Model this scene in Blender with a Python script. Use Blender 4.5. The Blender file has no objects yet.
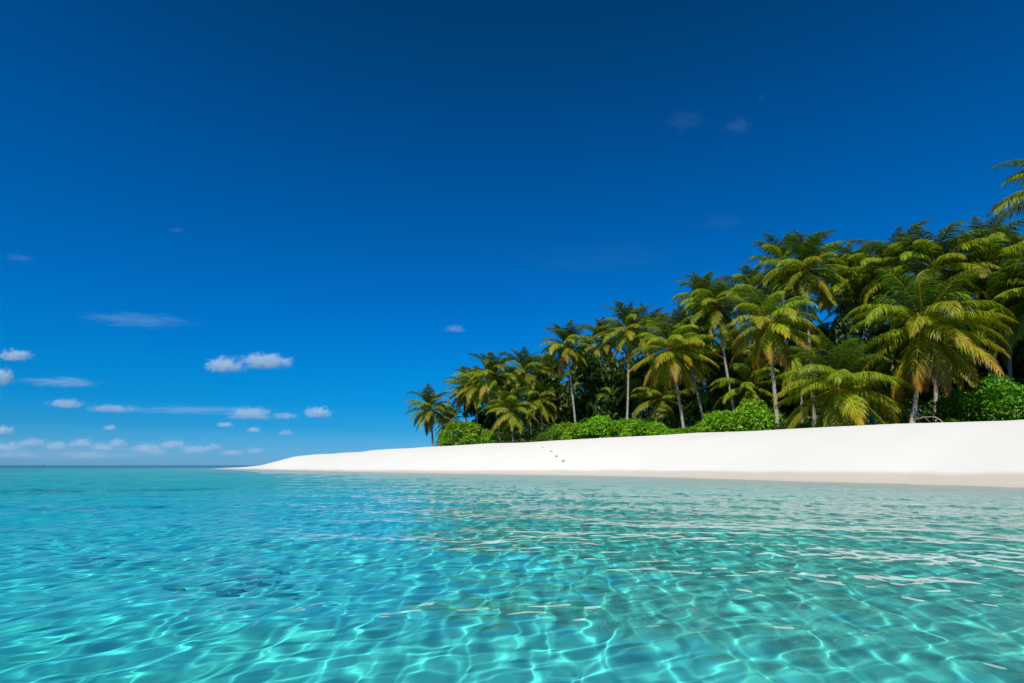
import bpy, bmesh, math, random
import numpy as np
from mathutils import Vector, Matrix, Euler

# ------------------------------------------------------------------ camera, sky, sun, exposure
scene = bpy.context.scene
col = scene.collection
W, H = 1024, 683
FOC = 569.0                       # focal length in pixels
HORIZON = 465.0
TILT = math.atan((HORIZON - H / 2) / FOC)
CAM_Z = 0.8
cam_data = bpy.data.cameras.new("camera")
cam_data.sensor_width = 36.0
cam_data.lens = FOC / W * 36.0
cam_data.clip_start = 0.05
cam_data.clip_end = 90000.0
cam = bpy.data.objects.new("camera", cam_data)
cam.location = (0, 0, CAM_Z)
cam.rotation_euler = (math.radians(90) + TILT, 0, 0)
col.objects.link(cam)
scene.camera = cam

SUN_ELEV, SUN_AZ = math.radians(51), math.radians(-162)   # azimuth from +Y towards +X
sun_dir = Vector((math.sin(SUN_AZ) * math.cos(SUN_ELEV), math.cos(SUN_AZ) * math.cos(SUN_ELEV), math.sin(SUN_ELEV)))
sun_data = bpy.data.lights.new("sun", 'SUN')
sun_data.energy = 4.65
sun_data.angle = math.radians(0.5)
sun_data.color = (1.0, 0.95, 0.86)
sun = bpy.data.objects.new("sun", sun_data)
sun.rotation_euler = sun_dir.to_track_quat('Z', 'Y').to_euler()
sun.location = (0, 0, 50)
col.objects.link(sun)
sun_data.cycles.is_caustics_light = True

world = bpy.data.worlds.new("World")
scene.world = world
world.use_nodes = True
wn, wl = world.node_tree.nodes, world.node_tree.links
wn.clear()
w_out = wn.new("ShaderNodeOutputWorld")
w_bg = wn.new("ShaderNodeBackground")
w_sky = wn.new("ShaderNodeTexSky")
w_sky.sky_type = 'NISHITA'
w_sky.sun_disc = False
w_sky.sun_elevation = SUN_ELEV
w_sky.sun_rotation = SUN_AZ
w_sky.air_density = 1.0
w_sky.dust_density = 0.3
w_sky.ozone_density = 2.0
w_bg.inputs["Strength"].default_value = 0.10
# a polarising filter on the sky: bluer and deeper with height
w_tc = wn.new("ShaderNodeTexCoord")
w_sep = wn.new("ShaderNodeSeparateXYZ")
w_ramp = wn.new("ShaderNodeValToRGB")
w_mul = wn.new("ShaderNodeMix"); w_mul.data_type = 'RGBA'; w_mul.blend_type = 'MULTIPLY'
w_mul.inputs["Factor"].default_value = 1.0
wl.new(w_tc.outputs["Generated"], w_sep.inputs[0])
wl.new(w_sep.outputs["Z"], w_ramp.inputs["Fac"])
el = w_ramp.color_ramp.elements
SKY = [(0.0, (0.22, 0.60, 1.30)), (0.03, (0.14, 0.54, 1.16)), (0.06, (0.045, 0.48, 1.0)), (0.10, (0.010, 0.48, 1.0)), (0.15, (0.003, 0.51, 1.03)),
       (0.24, (0.002, 0.505, 1.1)), (0.34, (0.001, 0.49, 1.06)), (0.44, (0.002, 0.465, 0.99)), (0.52, (0.001, 0.43, 0.90)), (0.60, (0.001, 0.39, 0.775)),
       (0.68, (0.001, 0.33, 0.64)), (1.0, (0.001, 0.28, 0.52))]
el[0].position, el[0].color = SKY[0][0], (*SKY[0][1], 1)
el[1].position, el[1].color = SKY[-1][0], (*SKY[-1][1], 1)
for p, c in SKY[1:-1]:
    e = el.new(p); e.color = (*c, 1)
wl.new(w_sky.outputs[0], w_mul.inputs[6])
wl.new(w_ramp.outputs[0], w_mul.inputs[7])
wl.new(w_mul.outputs[2], w_bg.inputs["Color"])
wl.new(w_bg.outputs[0], w_out.inputs[0])

vs = scene.view_settings
scene.display_settings.display_device = 'sRGB'
vs.view_transform = 'Standard'
vs.look = 'None'
vs.exposure = 0.0
vs.gamma = 1.0
vs.use_curve_mapping = False
cy = scene.cycles
cy.use_denoising = True
cy.max_bounces = 10
cy.transparent_max_bounces = 8
cy.volume_bounces = 4
cy.volume_step_rate = 0.6
cy.caustics_refractive = True
cy.caustics_reflective = False
cy.sample_clamp_indirect = 6.0
cy.blur_glossy = 0.2

# ------------------------------------------------------------------ helpers
def link(o, parent=None):
    col.objects.link(o)
    if parent is not None:
        o.parent = parent
    return o

def tag(o, label=None, cat=None, group=None, kind=None):
    for k, v in (("label", label), ("category", cat), ("group", group), ("kind", kind)):
        if v:
            o[k] = v
    return o

def mesh_np(name, verts, faces, mat=None, smooth=False, parent=None, obj=True):
    me = bpy.data.meshes.new(name)
    verts = np.asarray(verts, dtype=np.float32)
    if isinstance(faces, np.ndarray):
        n, k = faces.shape
        me.vertices.add(len(verts)); me.vertices.foreach_set("co", verts.ravel())
        me.loops.add(n * k); me.loops.foreach_set("vertex_index", faces.astype(np.int32).ravel())
        me.polygons.add(n)
        me.polygons.foreach_set("loop_start", np.arange(0, n * k, k, dtype=np.int32))
        me.update(calc_edges=True)
    else:
        me.from_pydata([tuple(v) for v in verts], [], faces)
    if smooth:
        me.polygons.foreach_set("use_smooth", np.ones(len(me.polygons), dtype=bool))
    if mat:
        me.materials.append(mat)
    if not obj:
        return me
    return link(bpy.data.objects.new(name, me), parent)

def ray_dir(px, py):
    x, y = (px - W / 2) / FOC, (H / 2 - py) / FOC
    c, s = math.cos(TILT), math.sin(TILT)
    return Vector((x, c - y * s, s + y * c))

def at(px, py, Y):
    """the point at depth Y (metres ahead of the camera) seen at pixel px, py"""
    d = ray_dir(px, py)
    return Vector((0, 0, CAM_Z)) + d * (Y / d.y)

class NT:
    """small wrapper to wire materials"""
    def __init__(self, name):
        self.m = bpy.data.materials.new(name); self.m.use_nodes = True
        self.t = self.m.node_tree; self.t.nodes.clear()
        self.out = self.t.nodes.new("ShaderNodeOutputMaterial")
    def n(self, typ, **kw):
        nd = self.t.nodes.new("ShaderNode" + typ)
        ins = kw.pop("ins", {})
        for k, v in kw.items():
            setattr(nd, k, v)
        for k, v in ins.items():
            if hasattr(v, "is_output") or isinstance(v, bpy.types.NodeSocket):
                self.t.links.new(v, nd.inputs[k])
            else:
                nd.inputs[k].default_value = v
        return nd
    def link(self, a, b):
        self.t.links.new(a, b)
    def ramp(self, fac, stops, interp='LINEAR'):
        r = self.n("ValToRGB"); r.color_ramp.interpolation = interp
        e = r.color_ramp.elements
        e[0].position, e[0].color = stops[0][0], (*stops[0][1], 1)
        e[1].position, e[1].color = stops[-1][0], (*stops[-1][1], 1)
        for p, c in stops[1:-1]:
            x = e.new(p); x.color = (*c, 1)
        self.link(fac, r.inputs[0])
        return r.outputs[0]
    def mix(self, fac, a, b, blend='MIX'):
        r = self.n("Mix", data_type='RGBA', blend_type=blend)
        for i, v in ((0, fac), (6, a), (7, b)):
            if isinstance(v, bpy.types.NodeSocket):
                self.link(v, r.inputs[i])
            elif i == 0:
                r.inputs[i].default_value = v
            else:
                r.inputs[i].default_value = (*v, 1)
        return r.outputs[2]
    def math(self, op, a, b=0.0, c=0.0, clamp=False):
        r = self.n("Math", operation=op, use_clamp=clamp)
        for i, v in enumerate((a, b, c)):
            if isinstance(v, bpy.types.NodeSocket):
                self.link(v, r.inputs[i])
            else:
                r.inputs[i].default_value = v
        return r.outputs[0]

# ------------------------------------------------------------------ the island: shoreline in plan (metres), beach, sea floor
def shore_point(px, drop):
    """where the water's edge stands: pixel column and pixels below the horizon -> point on the water plane"""
    p = at(px, HORIZON + drop, 10.0)
    k = CAM_Z / (CAM_Z - p.z)
    return (p.x * k, 10.0 * k)
SHORE = [(600, -200), (60, -160), (26, -60), (22.5, -20), (21.5, 0), (20.5, 10)]
SHORE += [shore_point(x, d) for x, d in ((1024, 22.3), (960, 20.4), (900, 18.6), (840, 17.2), (780, 15.6), (700, 13.2), (620, 11.2), (550, 10.0),
                                       (480, 9.0), (410, 7.9), (350, 6.8), (300, 5.6), (262, 4.7), (236, 4.0))]
SHORE += [(-64, 122), (-58, 131), (-30, 150), (40, 205), (220, 300), (600, 360)]
SH = np.array(SHORE, dtype=np.float64)
# berm height and beach width along the shore, by shoreline vertex
BERM_AZ = np.array([-180, -40, -24.9, -23.3, -21.5, -20.5, -18.3, -15.5, -10, -1.2, 10.5, 18, 28.7, 36, 41.3, 60, 180])   # degrees from +Y
BERM_H = np.array([0.42, 0.42, 0.42, 0.8, 1.9, 2.5, 2.69, 2.9, 3.2, 3.27, 3.41, 3.57, 3.48, 3.36, 3.35, 3.4, 3.4])
BW = np.array([14.0] * 6 + [14, 14, 14, 13.5, 13, 12, 11.5, 11, 11, 11, 11, 11, 9, 7] + [6, 8, 12, 14, 14, 14])

def shore_field(x, y):
    """signed distance inland from the shoreline, with the berm height and beach width there"""
    shp = x.shape
    x, y = x.ravel(), y.ravel()
    best = np.full(x.shape, 1e18); inside = np.zeros(x.shape, bool)
    wsum = np.zeros(x.shape); ws = np.zeros(x.shape)
    n = len(SH)
    for i in range(n):
        a, b = SH[i], SH[(i + 1) % n]
        ab = b - a
        t = np.clip(((x - a[0]) * ab[0] + (y - a[1]) * ab[1]) / (ab @ ab), 0, 1)
        d2 = (x - a[0] - t * ab[0]) ** 2 + (y - a[1] - t * ab[1]) ** 2
        w = 1.0 / (d2 + 4.0) ** 2
        b_ = BW[i] + (BW[(i + 1) % n] - BW[i]) * t
        L = math.sqrt(ab @ ab)
        w = w * min(L, 30.0)
        wsum += w; ws += w * b_
        best = np.minimum(best, d2)
        cross = ((a[1] > y) != (b[1] > y)) & (x < (b[0] - a[0]) * (y - a[1]) / (b[1] - a[1] + 1e-12) + a[0])
        inside ^= cross
    d = np.sqrt(best)
    d = np.where(inside, d, -d)
    hb = np.interp(np.degrees(np.arctan2(x, y)), BERM_AZ, BERM_H)
    return d.reshape(shp), hb.reshape(shp), (ws / wsum).reshape(shp)

def smooth(a, b, t):
    t = np.clip((t - a) / (b - a), 0, 1)
    return t * t * (3 - 2 * t)

def wobble(x, y, s, seed):
    r = np.random.RandomState(seed)
    v = 0
    for k in range(6):
        a = r.uniform(0, 2 * math.pi); f = (2 * math.pi / s) * r.uniform(.6, 1.7)
        v = v + np.sin((x * math.cos(a) + y * math.sin(a)) * f + r.uniform(0, 6.28))
    return v / 6

def ground_z(x, y):
    x = np.asarray(x, dtype=np.float64); y = np.asarray(y, dtype=np.float64)
    d, hb, bw = shore_field(x, y)
    d = d + 0.55 * wobble(x, y, 17.0, 3) * smooth(160, 60, np.hypot(x, y))
    t = np.clip(d, 0, None) / bw
    # foreshore rises steadily, rounds over at the berm crest, then dips slightly to the plateau
    face = hb * (1 - np.exp(-(t * 1.55) ** 1.25)) / (1 - math.exp(-(1.55) ** 1.25))
    face = np.where(t > 1, hb + (t - 1) * 0.10 * np.exp(-(t - 1)) , face)
    land = face + 0.05 * wobble(x, y, 9.0, 5) * smooth(0.15, 0.6, t) + 0.10 * wobble(x, y, 23.0, 8) * smooth(0.2, 0.7, t)
    s = np.clip(-d, 0, None)
    r = np.hypot(x, y)
    sea = 1.32 * (1 - np.exp(-s * 0.045)) + 0.010 * np.clip(s - 8, 0, 60) + 0.10 * wobble(x, y, 6.0, 11) * smooth(3, 12, s)
    sea = sea + 3.0 * smooth(20, 90, s) + 34 * smooth(235, 420, np.hypot(x + 10, y)) * smooth(60, 260, s)
    return np.where(d > 0, land, -sea)

def polar_grid(radii, thetas):
    R, T = np.meshgrid(radii, thetas, indexing='ij')
    X, Y = R * np.sin(T), R * np.cos(T)
    nr, nt = R.shape
    i, j = np.meshgrid(np.arange(nr - 1), np.arange(nt), indexing='ij')
    j2 = (j + 1) % nt
    f = np.stack([i * nt + j, i * nt + j2, (i + 1) * nt + j2, (i + 1) * nt + j], -1).reshape(-1, 4)
    return X, Y, f

def theta_set(step, half, coarse):
    a = np.radians(np.arange(-half, half + 1e-6, step))
    b = np.radians(np.arange(half + coarse, 360 - half - coarse * .5, coarse))
    return np.concatenate([a, b])

def sand_material():
    m = NT("sand")
    geo = m.n("NewGeometry")
    sep = m.n("SeparateXYZ"); m.link(geo.outputs["Position"], sep.inputs[0])
    big = m.n("TexNoise", ins={"Vector": geo.outputs["Position"], "Scale": 0.35, "Detail": 5.0})
    fine = m.n("TexNoise", ins={"Vector": geo.outputs["Position"], "Scale": 45.0, "Detail": 3.0})
    dry = m.mix(big.outputs[0], (0.725, 0.70, 0.635), (0.785, 0.765, 0.71))
    dry = m.mix(m.math('MULTIPLY', fine.outputs[0], 0.25), dry, (0.56, 0.51, 0.42))
    # wet sand close to the waterline
    wn_ = m.n("TexNoise", ins={"Vector": geo.outputs["Position"], "Scale": 0.22, "Detail": 3.0})
    lvl = m.n("Attribute", attribute_name="wet_level")
    hz = m.math('ADD', m.math('SUBTRACT', sep.outputs["Z"], lvl.outputs["Fac"]), m.math('MULTIPLY', m.math('SUBTRACT', wn_.outputs[0], 0.5), 0.30))
    wet = m.n("MapRange", interpolation_type='SMOOTHSTEP', ins={"Value": hz, "From Min": -0.08, "From Max": 0.16, "To Min": 1.0, "To Max": 0.0})
    under = m.n("MapRange", ins={"Value": sep.outputs["Z"], "From Min": -0.05, "From Max": 0.02, "To Min": 0.0, "To Max": 1.0})
    wetf = m.math('MULTIPLY', wet.outputs[0], under.outputs[0])
    # faint tide lines and greyer drifts
    tl = m.n("TexNoise", ins={"Vector": m.n("CombineXYZ", ins={"X": m.math('MULTIPLY', sep.outputs["Z"], 5.5), "Y": m.math('MULTIPLY', sep.outputs["X"], 0.05)}).outputs[0], "Scale": 1.0, "Detail": 4.0})
    tm = m.n("MapRange", interpolation_type='SMOOTHSTEP', ins={"Value": tl.outputs[0], "From Min": 0.50, "From Max": 0.72, "To Min": 0.0, "To Max": 0.10})
    dry = m.mix(tm.outputs[0], dry, (0.62, 0.565, 0.47))
    c = m.mix(wetf, dry, (0.62, 0.56, 0.46))
    sub = m.n("MapRange", ins={"Value": sep.outputs["Z"], "From Min": -0.25, "From Max": -0.9, "To Min": 0.0, "To Max": 1.0})
    c = m.mix(sub.outputs[0], c, (0.82, 0.80, 0.74))       # pure coral sand on the sea floor
    # leaf litter and dark soil under the palms
    att = m.n("Attribute", attribute_name="litter")
    lit = m.mix(fine.outputs[0], (0.055, 0.04, 0.022), (0.16, 0.12, 0.07))
    c = m.mix(att.outputs["Fac"], c, lit)
    # weed and rubble patches on the sea floor
    pn = m.n("TexNoise", ins={"Vector": geo.outputs["Position"], "Scale": 0.16, "Detail": 6.0, "Roughness": 0.62})
    pm = m.n("MapRange", interpolation_type='SMOOTHSTEP', ins={"Value": pn.outputs[0], "From Min": 0.585, "From Max": 0.66, "To Min": 0.0, "To Max": 0.75})
    weed = m.n("Attribute", attribute_name="weed")
    c = m.mix(m.math('MULTIPLY', pm.outputs[0], weed.outputs["Fac"]), c, (0.10, 0.14, 0.10))
    p = m.n("BsdfPrincipled", ins={"Base Color": c, "Roughness": m.math('SUBTRACT', 0.9, m.math('MULTIPLY', wetf, 0.45))})
    # wind dimples and old footprints on the dry sand
    foot = m.n("TexVoronoi", feature='SMOOTH_F1', ins={"Vector": geo.outputs["Position"], "Scale": 1.5, "Randomness": 1.0})
    fm = m.n("TexNoise", ins={"Vector": geo.outputs["Position"], "Scale": 0.18, "Detail": 2.0})
    fmask = m.n("MapRange", ins={"Value": fm.outputs[0], "From Min": 0.46, "From Max": 0.60})
    fh = m.math('MULTIPLY', m.math('SMOOTH_MIN', foot.outputs["Distance"], 0.22, 0.1), m.math('MULTIPLY', fmask.outputs[0], 0.45))
    hsum = m.math('ADD', m.math('MULTIPLY', fine.outputs[0], 0.03), m.math('ADD', fh, m.math('MULTIPLY', big.outputs[0], 0.25)))
    b = m.n("Bump", ins={"Strength": 0.35, "Distance": 0.25, "Height": hsum})
    m.link(b.outputs[0], p.inputs["Normal"])
    m.link(p.outputs[0], m.out.inputs[0])
    return m.m

def float_attr(me, name, vals):
    a = me.attributes.new(name, 'FLOAT', 'POINT')
    a.data.foreach_set("value", np.asarray(vals, dtype=np.float32).ravel())

def build_ground():
    th = theta_set(0.35, 66, 4.0)
    rad = np.concatenate([[0.004], np.geomspace(0.25, 8, 60), np.geomspace(8, 160, 330)[1:], np.geomspace(160, 70000, 60)[1:]])
    X, Y, f = polar_grid(rad, th)
    Z = ground_z(X, Y)
    d, hb, bw = shore_field(X, Y)
    o = mesh_np("ground", np.stack([X, Y, Z], -1).reshape(-1, 3), f, sand_material(), smooth=True)
    float_attr(o.data, "litter", smooth(1.18, 1.55, d / bw + 0.10 * wobble(X, Y, 5.0, 21)))
    float_attr(o.data, "weed", smooth(9, 22, -d) * smooth(3.0, 7.0, np.hypot(X, Y)))
    float_attr(o.data, "wet_level", np.interp(np.degrees(np.arctan2(X, Y)), [-25, -19, -8, 10, 30, 42], [0.05, 0.12, 0.24, 0.36, 0.42, 0.46]))
    tag(o, "white coral sand rising from the sea floor to a long beach", kind="structure")
    return o
ground = build_ground()

def gz(x, y):
    return float(ground_z(np.array([x]), np.array([y]))[0])

# ------------------------------------------------------------------ the lagoon
def wave_field(X, Y, spacing):
    """rippled sea: a sum of wave trains from a swell direction with wide spread; trains finer than the mesh are left out"""
    r = np.random.RandomState(7)
    Z = np.zeros_like(X)
    far = smooth(5, 15, np.hypot(X, Y))
    lam = np.geomspace(0.12, 3.6, 76)
    for i, L in enumerate(lam):
        if i % 2 and L > 0.45:
            a = math.radians(17) + r.normal(0, 0.32)       # trains running in to the beach, crests along it
        else:
            a = math.radians(-55) + r.normal(0, 1.5)
        k = 2 * math.pi / L
        steep = 0.0070 + 0.0064 * math.exp(-(math.log(L / 0.29) / 0.38) ** 2)
        if L < 0.23:
            steep *= (L / 0.23) ** 1.3
        amp = steep / k * r.uniform(0.6, 1.35)
        ph = r.uniform(0, 2 * math.pi)
        fade = np.clip((L / spacing - 3.0) / 3.0, 0, 1)
        arg = (X * math.sin(a) + Y * math.cos(a)) * k + ph
        Z += amp * (1 + (0.7 if L < 0.7 else 0.0) * far) * fade * (np.sin(arg) + 0.22 * np.sin(2 * arg + 1.3))
    return Z

def water_material():
    m = NT("sea_water")
    geo = m.n("NewGeometry")
    cd = m.n("VectorMath", operation='LENGTH', ins={0: geo.outputs["Position"]})
    # ripples smaller than the mesh
    n1 = m.n("TexNoise", ins={"Vector": geo.outputs["Position"], "Scale": 3.4, "Detail": 4.0, "Roughness": 0.6})
    b = m.n("Bump", ins={"Distance": 0.16, "Height": n1.outputs[0]})
    far = m.n("MapRange", interpolation_type='SMOOTHSTEP', ins={"Value": cd.outputs["Value"], "From Min": 4.0, "From Max": 30.0, "To Min": 0.0, "To Max": 0.9})
    m.link(far.outputs[0], b.inputs["Strength"])
    # the water takes the red out of the light: stronger where the column of water below is deeper
    dep = m.n("Attribute", attribute_name="column_depth")
    tint = m.n("CombineColor")
    for ch, k in zip(("Red", "Green", "Blue"), (1.30, 0.084, 0.086)):
        m.link(m.math('EXPONENT', m.math('MULTIPLY', dep.outputs["Fac"], -k)), tint.inputs[ch])
    rf = m.n("BsdfRefraction", distribution='BECKMANN', ins={"Color": tint.outputs[0], "IOR": 1.33, "Roughness": 0.0})
    # scattered blue of really deep water
    deep = m.n("BsdfDiffuse", ins={"Color": (0.002, 0.075, 0.16, 1)})
    df = m.n("MapRange", interpolation_type='SMOOTHSTEP', ins={"Value": dep.outputs["Fac"], "From Min": 4.5, "From Max": 20.0, "To Min": 0.0, "To Max": 0.9})
    body = m.n("MixShader", ins={0: df.outputs[0], 1: rf.outputs[0], 2: deep.outputs[0]})
    gl = m.n("BsdfGlossy", ins={"Color": (1, 1, 1, 1), "Roughness": 0.0})
    fr = m.n("Fresnel", ins={"IOR": 1.24})
    for nd in (rf, gl, fr):
        m.link(b.outputs[0], nd.inputs["Normal"])
    sh = m.n("MixShader", ins={0: fr.outputs[0], 1: body.outputs[0], 2: gl.outputs[0]})
    m.link(sh.outputs[0], m.out.inputs["Surface"])
    return m.m

def build_water():
    fine = np.arange(-56, 56.01, 0.14); side = np.arange(56.4, 110, 0.4); back = np.arange(111, 249, 2.0)
    th = np.radians(np.concatenate([-side[::-1], fine, side, back]))
    rad = np.concatenate([[0.004], np.geomspace(0.1, 1.4, 34), np.geomspace(1.4, 60, 1050)[1:], np.geomspace(60, 60000, 200)[1:]])
    X, Y, f = polar_grid(rad, th)
    R = np.hypot(X, Y)
    dr = np.gradient(rad)[:, None] * np.ones_like(X)
    A = np.abs(np.arctan2(X, Y))
    dt = np.radians(np.where(A < math.radians(56.2), 0.14, np.where(A < math.radians(110), 0.4, 2.0)))
    sp = np.maximum(dr, R * dt)
    d, _, _ = shore_field(X, Y)
    Z = wave_field(X, Y, sp) * (0.35 + 0.65 * smooth(0, 9, -d))
    o = mesh_np("water", np.stack([X, Y, Z], -1).reshape(-1, 3), f, water_material(), smooth=True)
    float_attr(o.data, "column_depth", np.clip(-ground_z(X, Y), 0, 60))
    tag(o, "clear turquoise lagoon water with small ripples", kind="structure")
    o.cycles.is_caustics_caster = True
    return o
water = build_water()
ground.cycles.is_caustics_receiver = True

# ------------------------------------------------------------------ plant materials
def leaf_material(name, rough=0.38, trans=0.30, spec=0.5):
    m = NT(name)
    c = m.n("Attribute", attribute_name="leaf_colour")
    oi = m.n("ObjectInfo")
    hs = m.n("HueSaturation", ins={"Color": c.outputs["Color"], "Hue": m.math('ADD', 0.487, m.math('MULTIPLY', oi.outputs["Random"], 0.026)),
                                   "Value": m.math('ADD', 0.86, m.math('MULTIPLY', oi.outputs["Random"], 0.44))})
    p = m.n("BsdfPrincipled", ins={"Base Color": hs.outputs[0], "Roughness": rough, "Specular IOR Level": spec})
    t = m.n("BsdfTranslucent", ins={"Color": m.mix(1.0, hs.outputs[0], (1.25, 1.45, 0.6), 'MULTIPLY')})
    x = m.n("MixShader", ins={0: trans, 1: p.outputs[0], 2: t.outputs[0]})
    m.link(x.outputs[0], m.out.inputs[0])
    return m.m

def bark_material(name, a, b, rings):
    m = NT(name)
    tc = m.n("TexCoord")
    n1 = m.n("TexNoise", ins={"Vector": tc.outputs["Object"], "Scale": 3.0, "Detail": 5.0})
    w = m.n("TexWave", wave_type='BANDS', bands_direction='Z', ins={"Vector": tc.outputs["Object"], "Scale": rings, "Distortion": 1.5, "Detail": 2.0})
    f = m.math('ADD', m.math('MULTIPLY', n1.outputs[0], 0.85), m.math('MULTIPLY', w.outputs[0], 0.13))
    c = m.ramp(f, [(0.3, a), (0.7, b)])
    p = m.n("BsdfPrincipled", ins={"Base Color": c, "Roughness": 0.85})
    bp = m.n("Bump", ins={"Strength": 0.35, "Distance": 0.02, "Height": w.outputs[0]})
    m.link(bp.outputs[0], p.inputs["Normal"])
    m.link(p.outputs[0], m.out.inputs[0])
    return m.m

def plain_material(name, a, b, rough=0.6, scale=8.0):
    m = NT(name)
    tc = m.n("TexCoord")
    n1 = m.n("TexNoise", ins={"Vector": tc.outputs["Object"], "Scale": scale, "Detail": 4.0})
    p = m.n("BsdfPrincipled", ins={"Base Color": m.mix(n1.outputs[0], a, b), "Roughness": rough})
    m.link(p.outputs[0], m.out.inputs[0])
    return m.m

M_FROND = leaf_material("palm_leaf", 0.42, 0.44, 0.38)
M_BUSH = leaf_material("shrub_leaf", 0.45, 0.34, 0.35)
M_TRUNK = bark_material("palm_bark", (0.20, 0.17, 0.135), (0.50, 0.44, 0.36), 1.3)
M_WOOD = bark_material("tree_bark", (0.08, 0.06, 0.045), (0.20, 0.16, 0.12), 0.5)
M_HEART = plain_material("palm_fibre", (0.10, 0.05, 0.02), (0.30, 0.15, 0.04), 0.9)
M_NUT = plain_material("coconut_husk", (0.22, 0.12, 0.02), (0.30, 0.24, 0.04), 0.5)
M_STALK = plain_material("flower_stalk", (0.26, 0.09, 0.015), (0.42, 0.20, 0.03), 0.7)

def colour_attr(me, cols):
    a = me.attributes.new("leaf_colour", 'FLOAT_COLOR', 'POINT')
    c = np.ones((len(me.vertices), 4), dtype=np.float32); c[:, :3] = cols
    a.data.foreach_set("color", c.ravel())

# ------------------------------------------------------------------ coconut palms
def frond_mesh(rng, e0, droop, age, yellow, hang, L=5.0):
    """one feather-like palm frond growing along +X: a midrib tube and some 120 folded leaflets that bend down under their weight"""
    V, F, C = [], [], []
    N = 26
    ts = np.linspace(0, 1, N)
    ang = np.radians(e0 - droop * ts ** 1.85)
    side = rng.uniform(-0.55, 0.55)
    pts = [np.zeros(3)]
    for i in range(1, N):
        a = 0.5 * (ang[i] + ang[i - 1]); y = side * ts[i] ** 1.4
        pts.append(pts[-1] + np.array([math.cos(a) * math.cos(y), math.cos(a) * math.sin(y), math.sin(a)]) * L / (N - 1))
    pts = np.array(pts)
    def P(t):
        f = t * (N - 1); i = min(int(f), N - 2)
        return pts[i] + (pts[i + 1] - pts[i]) * (f - i)
    def T(t):
        f = t * (N - 1); i = min(int(f), N - 2)
        d = pts[i + 1] - pts[i]
        return d / np.linalg.norm(d)
    rib = np.array([0.20, 0.20, 0.025]) * (1 - yellow) * (1 - age * 0.3) + np.array([0.62, 0.44, 0.03]) * (0.35 * age * (1 - yellow) + yellow)
    twist = rng.uniform(-0.5, 0.5)
    # midrib
    K = 4
    for i in range(N):
        t = T(ts[i]); s = np.cross([0, 0, 1.0], t); s /= np.linalg.norm(s) + 1e-9; u = np.cross(t, s)
        r = 0.060 * (1 - ts[i]) ** 0.8 + 0.009
        b = len(V)
        for k in range(K):
            q = 2 * math.pi * (k + 0.5) / K
            V.append(pts[i] + s * math.cos(q) * r + u * math.sin(q) * r); C.append(rib)
        if i:
            for k in range(K):
                k2 = (k + 1) % K
                F.append((b - K + k, b - K + k2, b + k2, b + k))
    green = np.array([0.205, 0.275, 0.013]) * (1 - age) + np.array([0.240, 0.290, 0.012]) * age
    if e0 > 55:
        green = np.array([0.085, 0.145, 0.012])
    green = green * (1.0 if yellow < .3 else 1.12)        # shade put into the leaf colour: green-style palms, mostly behind, stay darker
    ochre = np.array([0.46, 0.27, 0.012]); orange = np.array([0.60, 0.24, 0.006]); brown = np.array([0.16, 0.10, 0.06])
    n = 98; ph0 = rng.uniform(0, 6)
    for k in range(n):
        for sg in (-1, 1):
            t0 = 0.13 + 0.87 * (k + rng.uniform(-.35, .35)) / n
            t0 = min(max(t0 + .011 * math.sin(k * 1.25 + ph0) + .006 * math.sin(k * 2.9 + ph0 * 2), 0.12), 0.995)
            p = P(t0); t = T(t0)
            s = np.cross([0, 0, 1.0], t); nn = np.linalg.norm(s)
            s = s / nn if nn > 1e-3 else np.array([0, 1.0, 0]); u = np.cross(t, s)
            tw = twist * t0
            s, u = s * math.cos(tw) + u * math.sin(tw), u * math.cos(tw) - s * math.sin(tw)
            x = (t0 - 0.12) / 0.88
            ll = 1.25 * (0.45 + 0.55 * min(1, x / 0.25)) * (1 - 0.74 * max(0, x - 0.40) / 0.60) * rng.uniform(0.84, 1.1) * (1 + .12 * math.sin(k * 1.25 + ph0 + sg)) * L / 5
            fw = math.radians(62 - 30 * x + rng.uniform(-11, 11))
            lift = 0.22 * (1 - age) + 0.02 + rng.uniform(-.10, .10)
            d = s * sg * math.sin(fw) + t * math.cos(fw) + u * lift
            d /= np.linalg.norm(d)
            w = (0.056 if e0 > 15 else 0.050) * (0.75 + 0.5 * math.sin(math.pi * min(1, x + .15))) * rng.uniform(.85, 1.15)
            segs = 4; lc = rng.uniform(.62, 1.4)
            rl = rng.uniform(-.5, .5)
            q = p.copy(); b0 = len(V)
            u2 = u * math.cos(rl) + np.cross(d, u) * math.sin(rl); wv = np.cross(d, u2); wv /= np.linalg.norm(wv) + 1e-9
            yt = yellow * age * age * (0.08 + 1.0 * x * x) + 0.03 * age
            for j in range(segs + 1):
                f = j / segs
                ww = w * (0.55, 1.0, 0.9, 0.6, 0.08)[j]
                V.append(q + wv * ww * .5); V.append(q - wv * ww * .5)
                c = green * lc
                a_ = min(1, max(0, yt * (0.35 + 1.15 * f) + rng.uniform(-.06, .06)))
                c = c * (1 - a_) + (ochre if x < .6 else orange) * a_
                if age > .75 and yellow > .3 and f > .7 and x > .45:
                    c = c * .35 + brown * .65
                C.append(c); C.append(c)
                if j < segs:
                    d = d + np.array([0, 0, -1.0]) * (hang * (0.30 + 0.20 * j)) + rng.normal(0, .05, 3)
                    d /= np.linalg.norm(d)
                    q = q + d * ll / segs
                    wn_ = wv - d * (wv @ d); wv = wn_ / (np.linalg.norm(wn_) + 1e-9)
            for j in range(segs):
                b = b0 + 2 * j
                F.append((b, b + 1, b + 3, b + 2))
    me = mesh_np("frond", np.array(V), np.array(F), M_FROND, smooth=False, obj=False)
    colour_attr(me, np.array(C))
    return me

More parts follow.
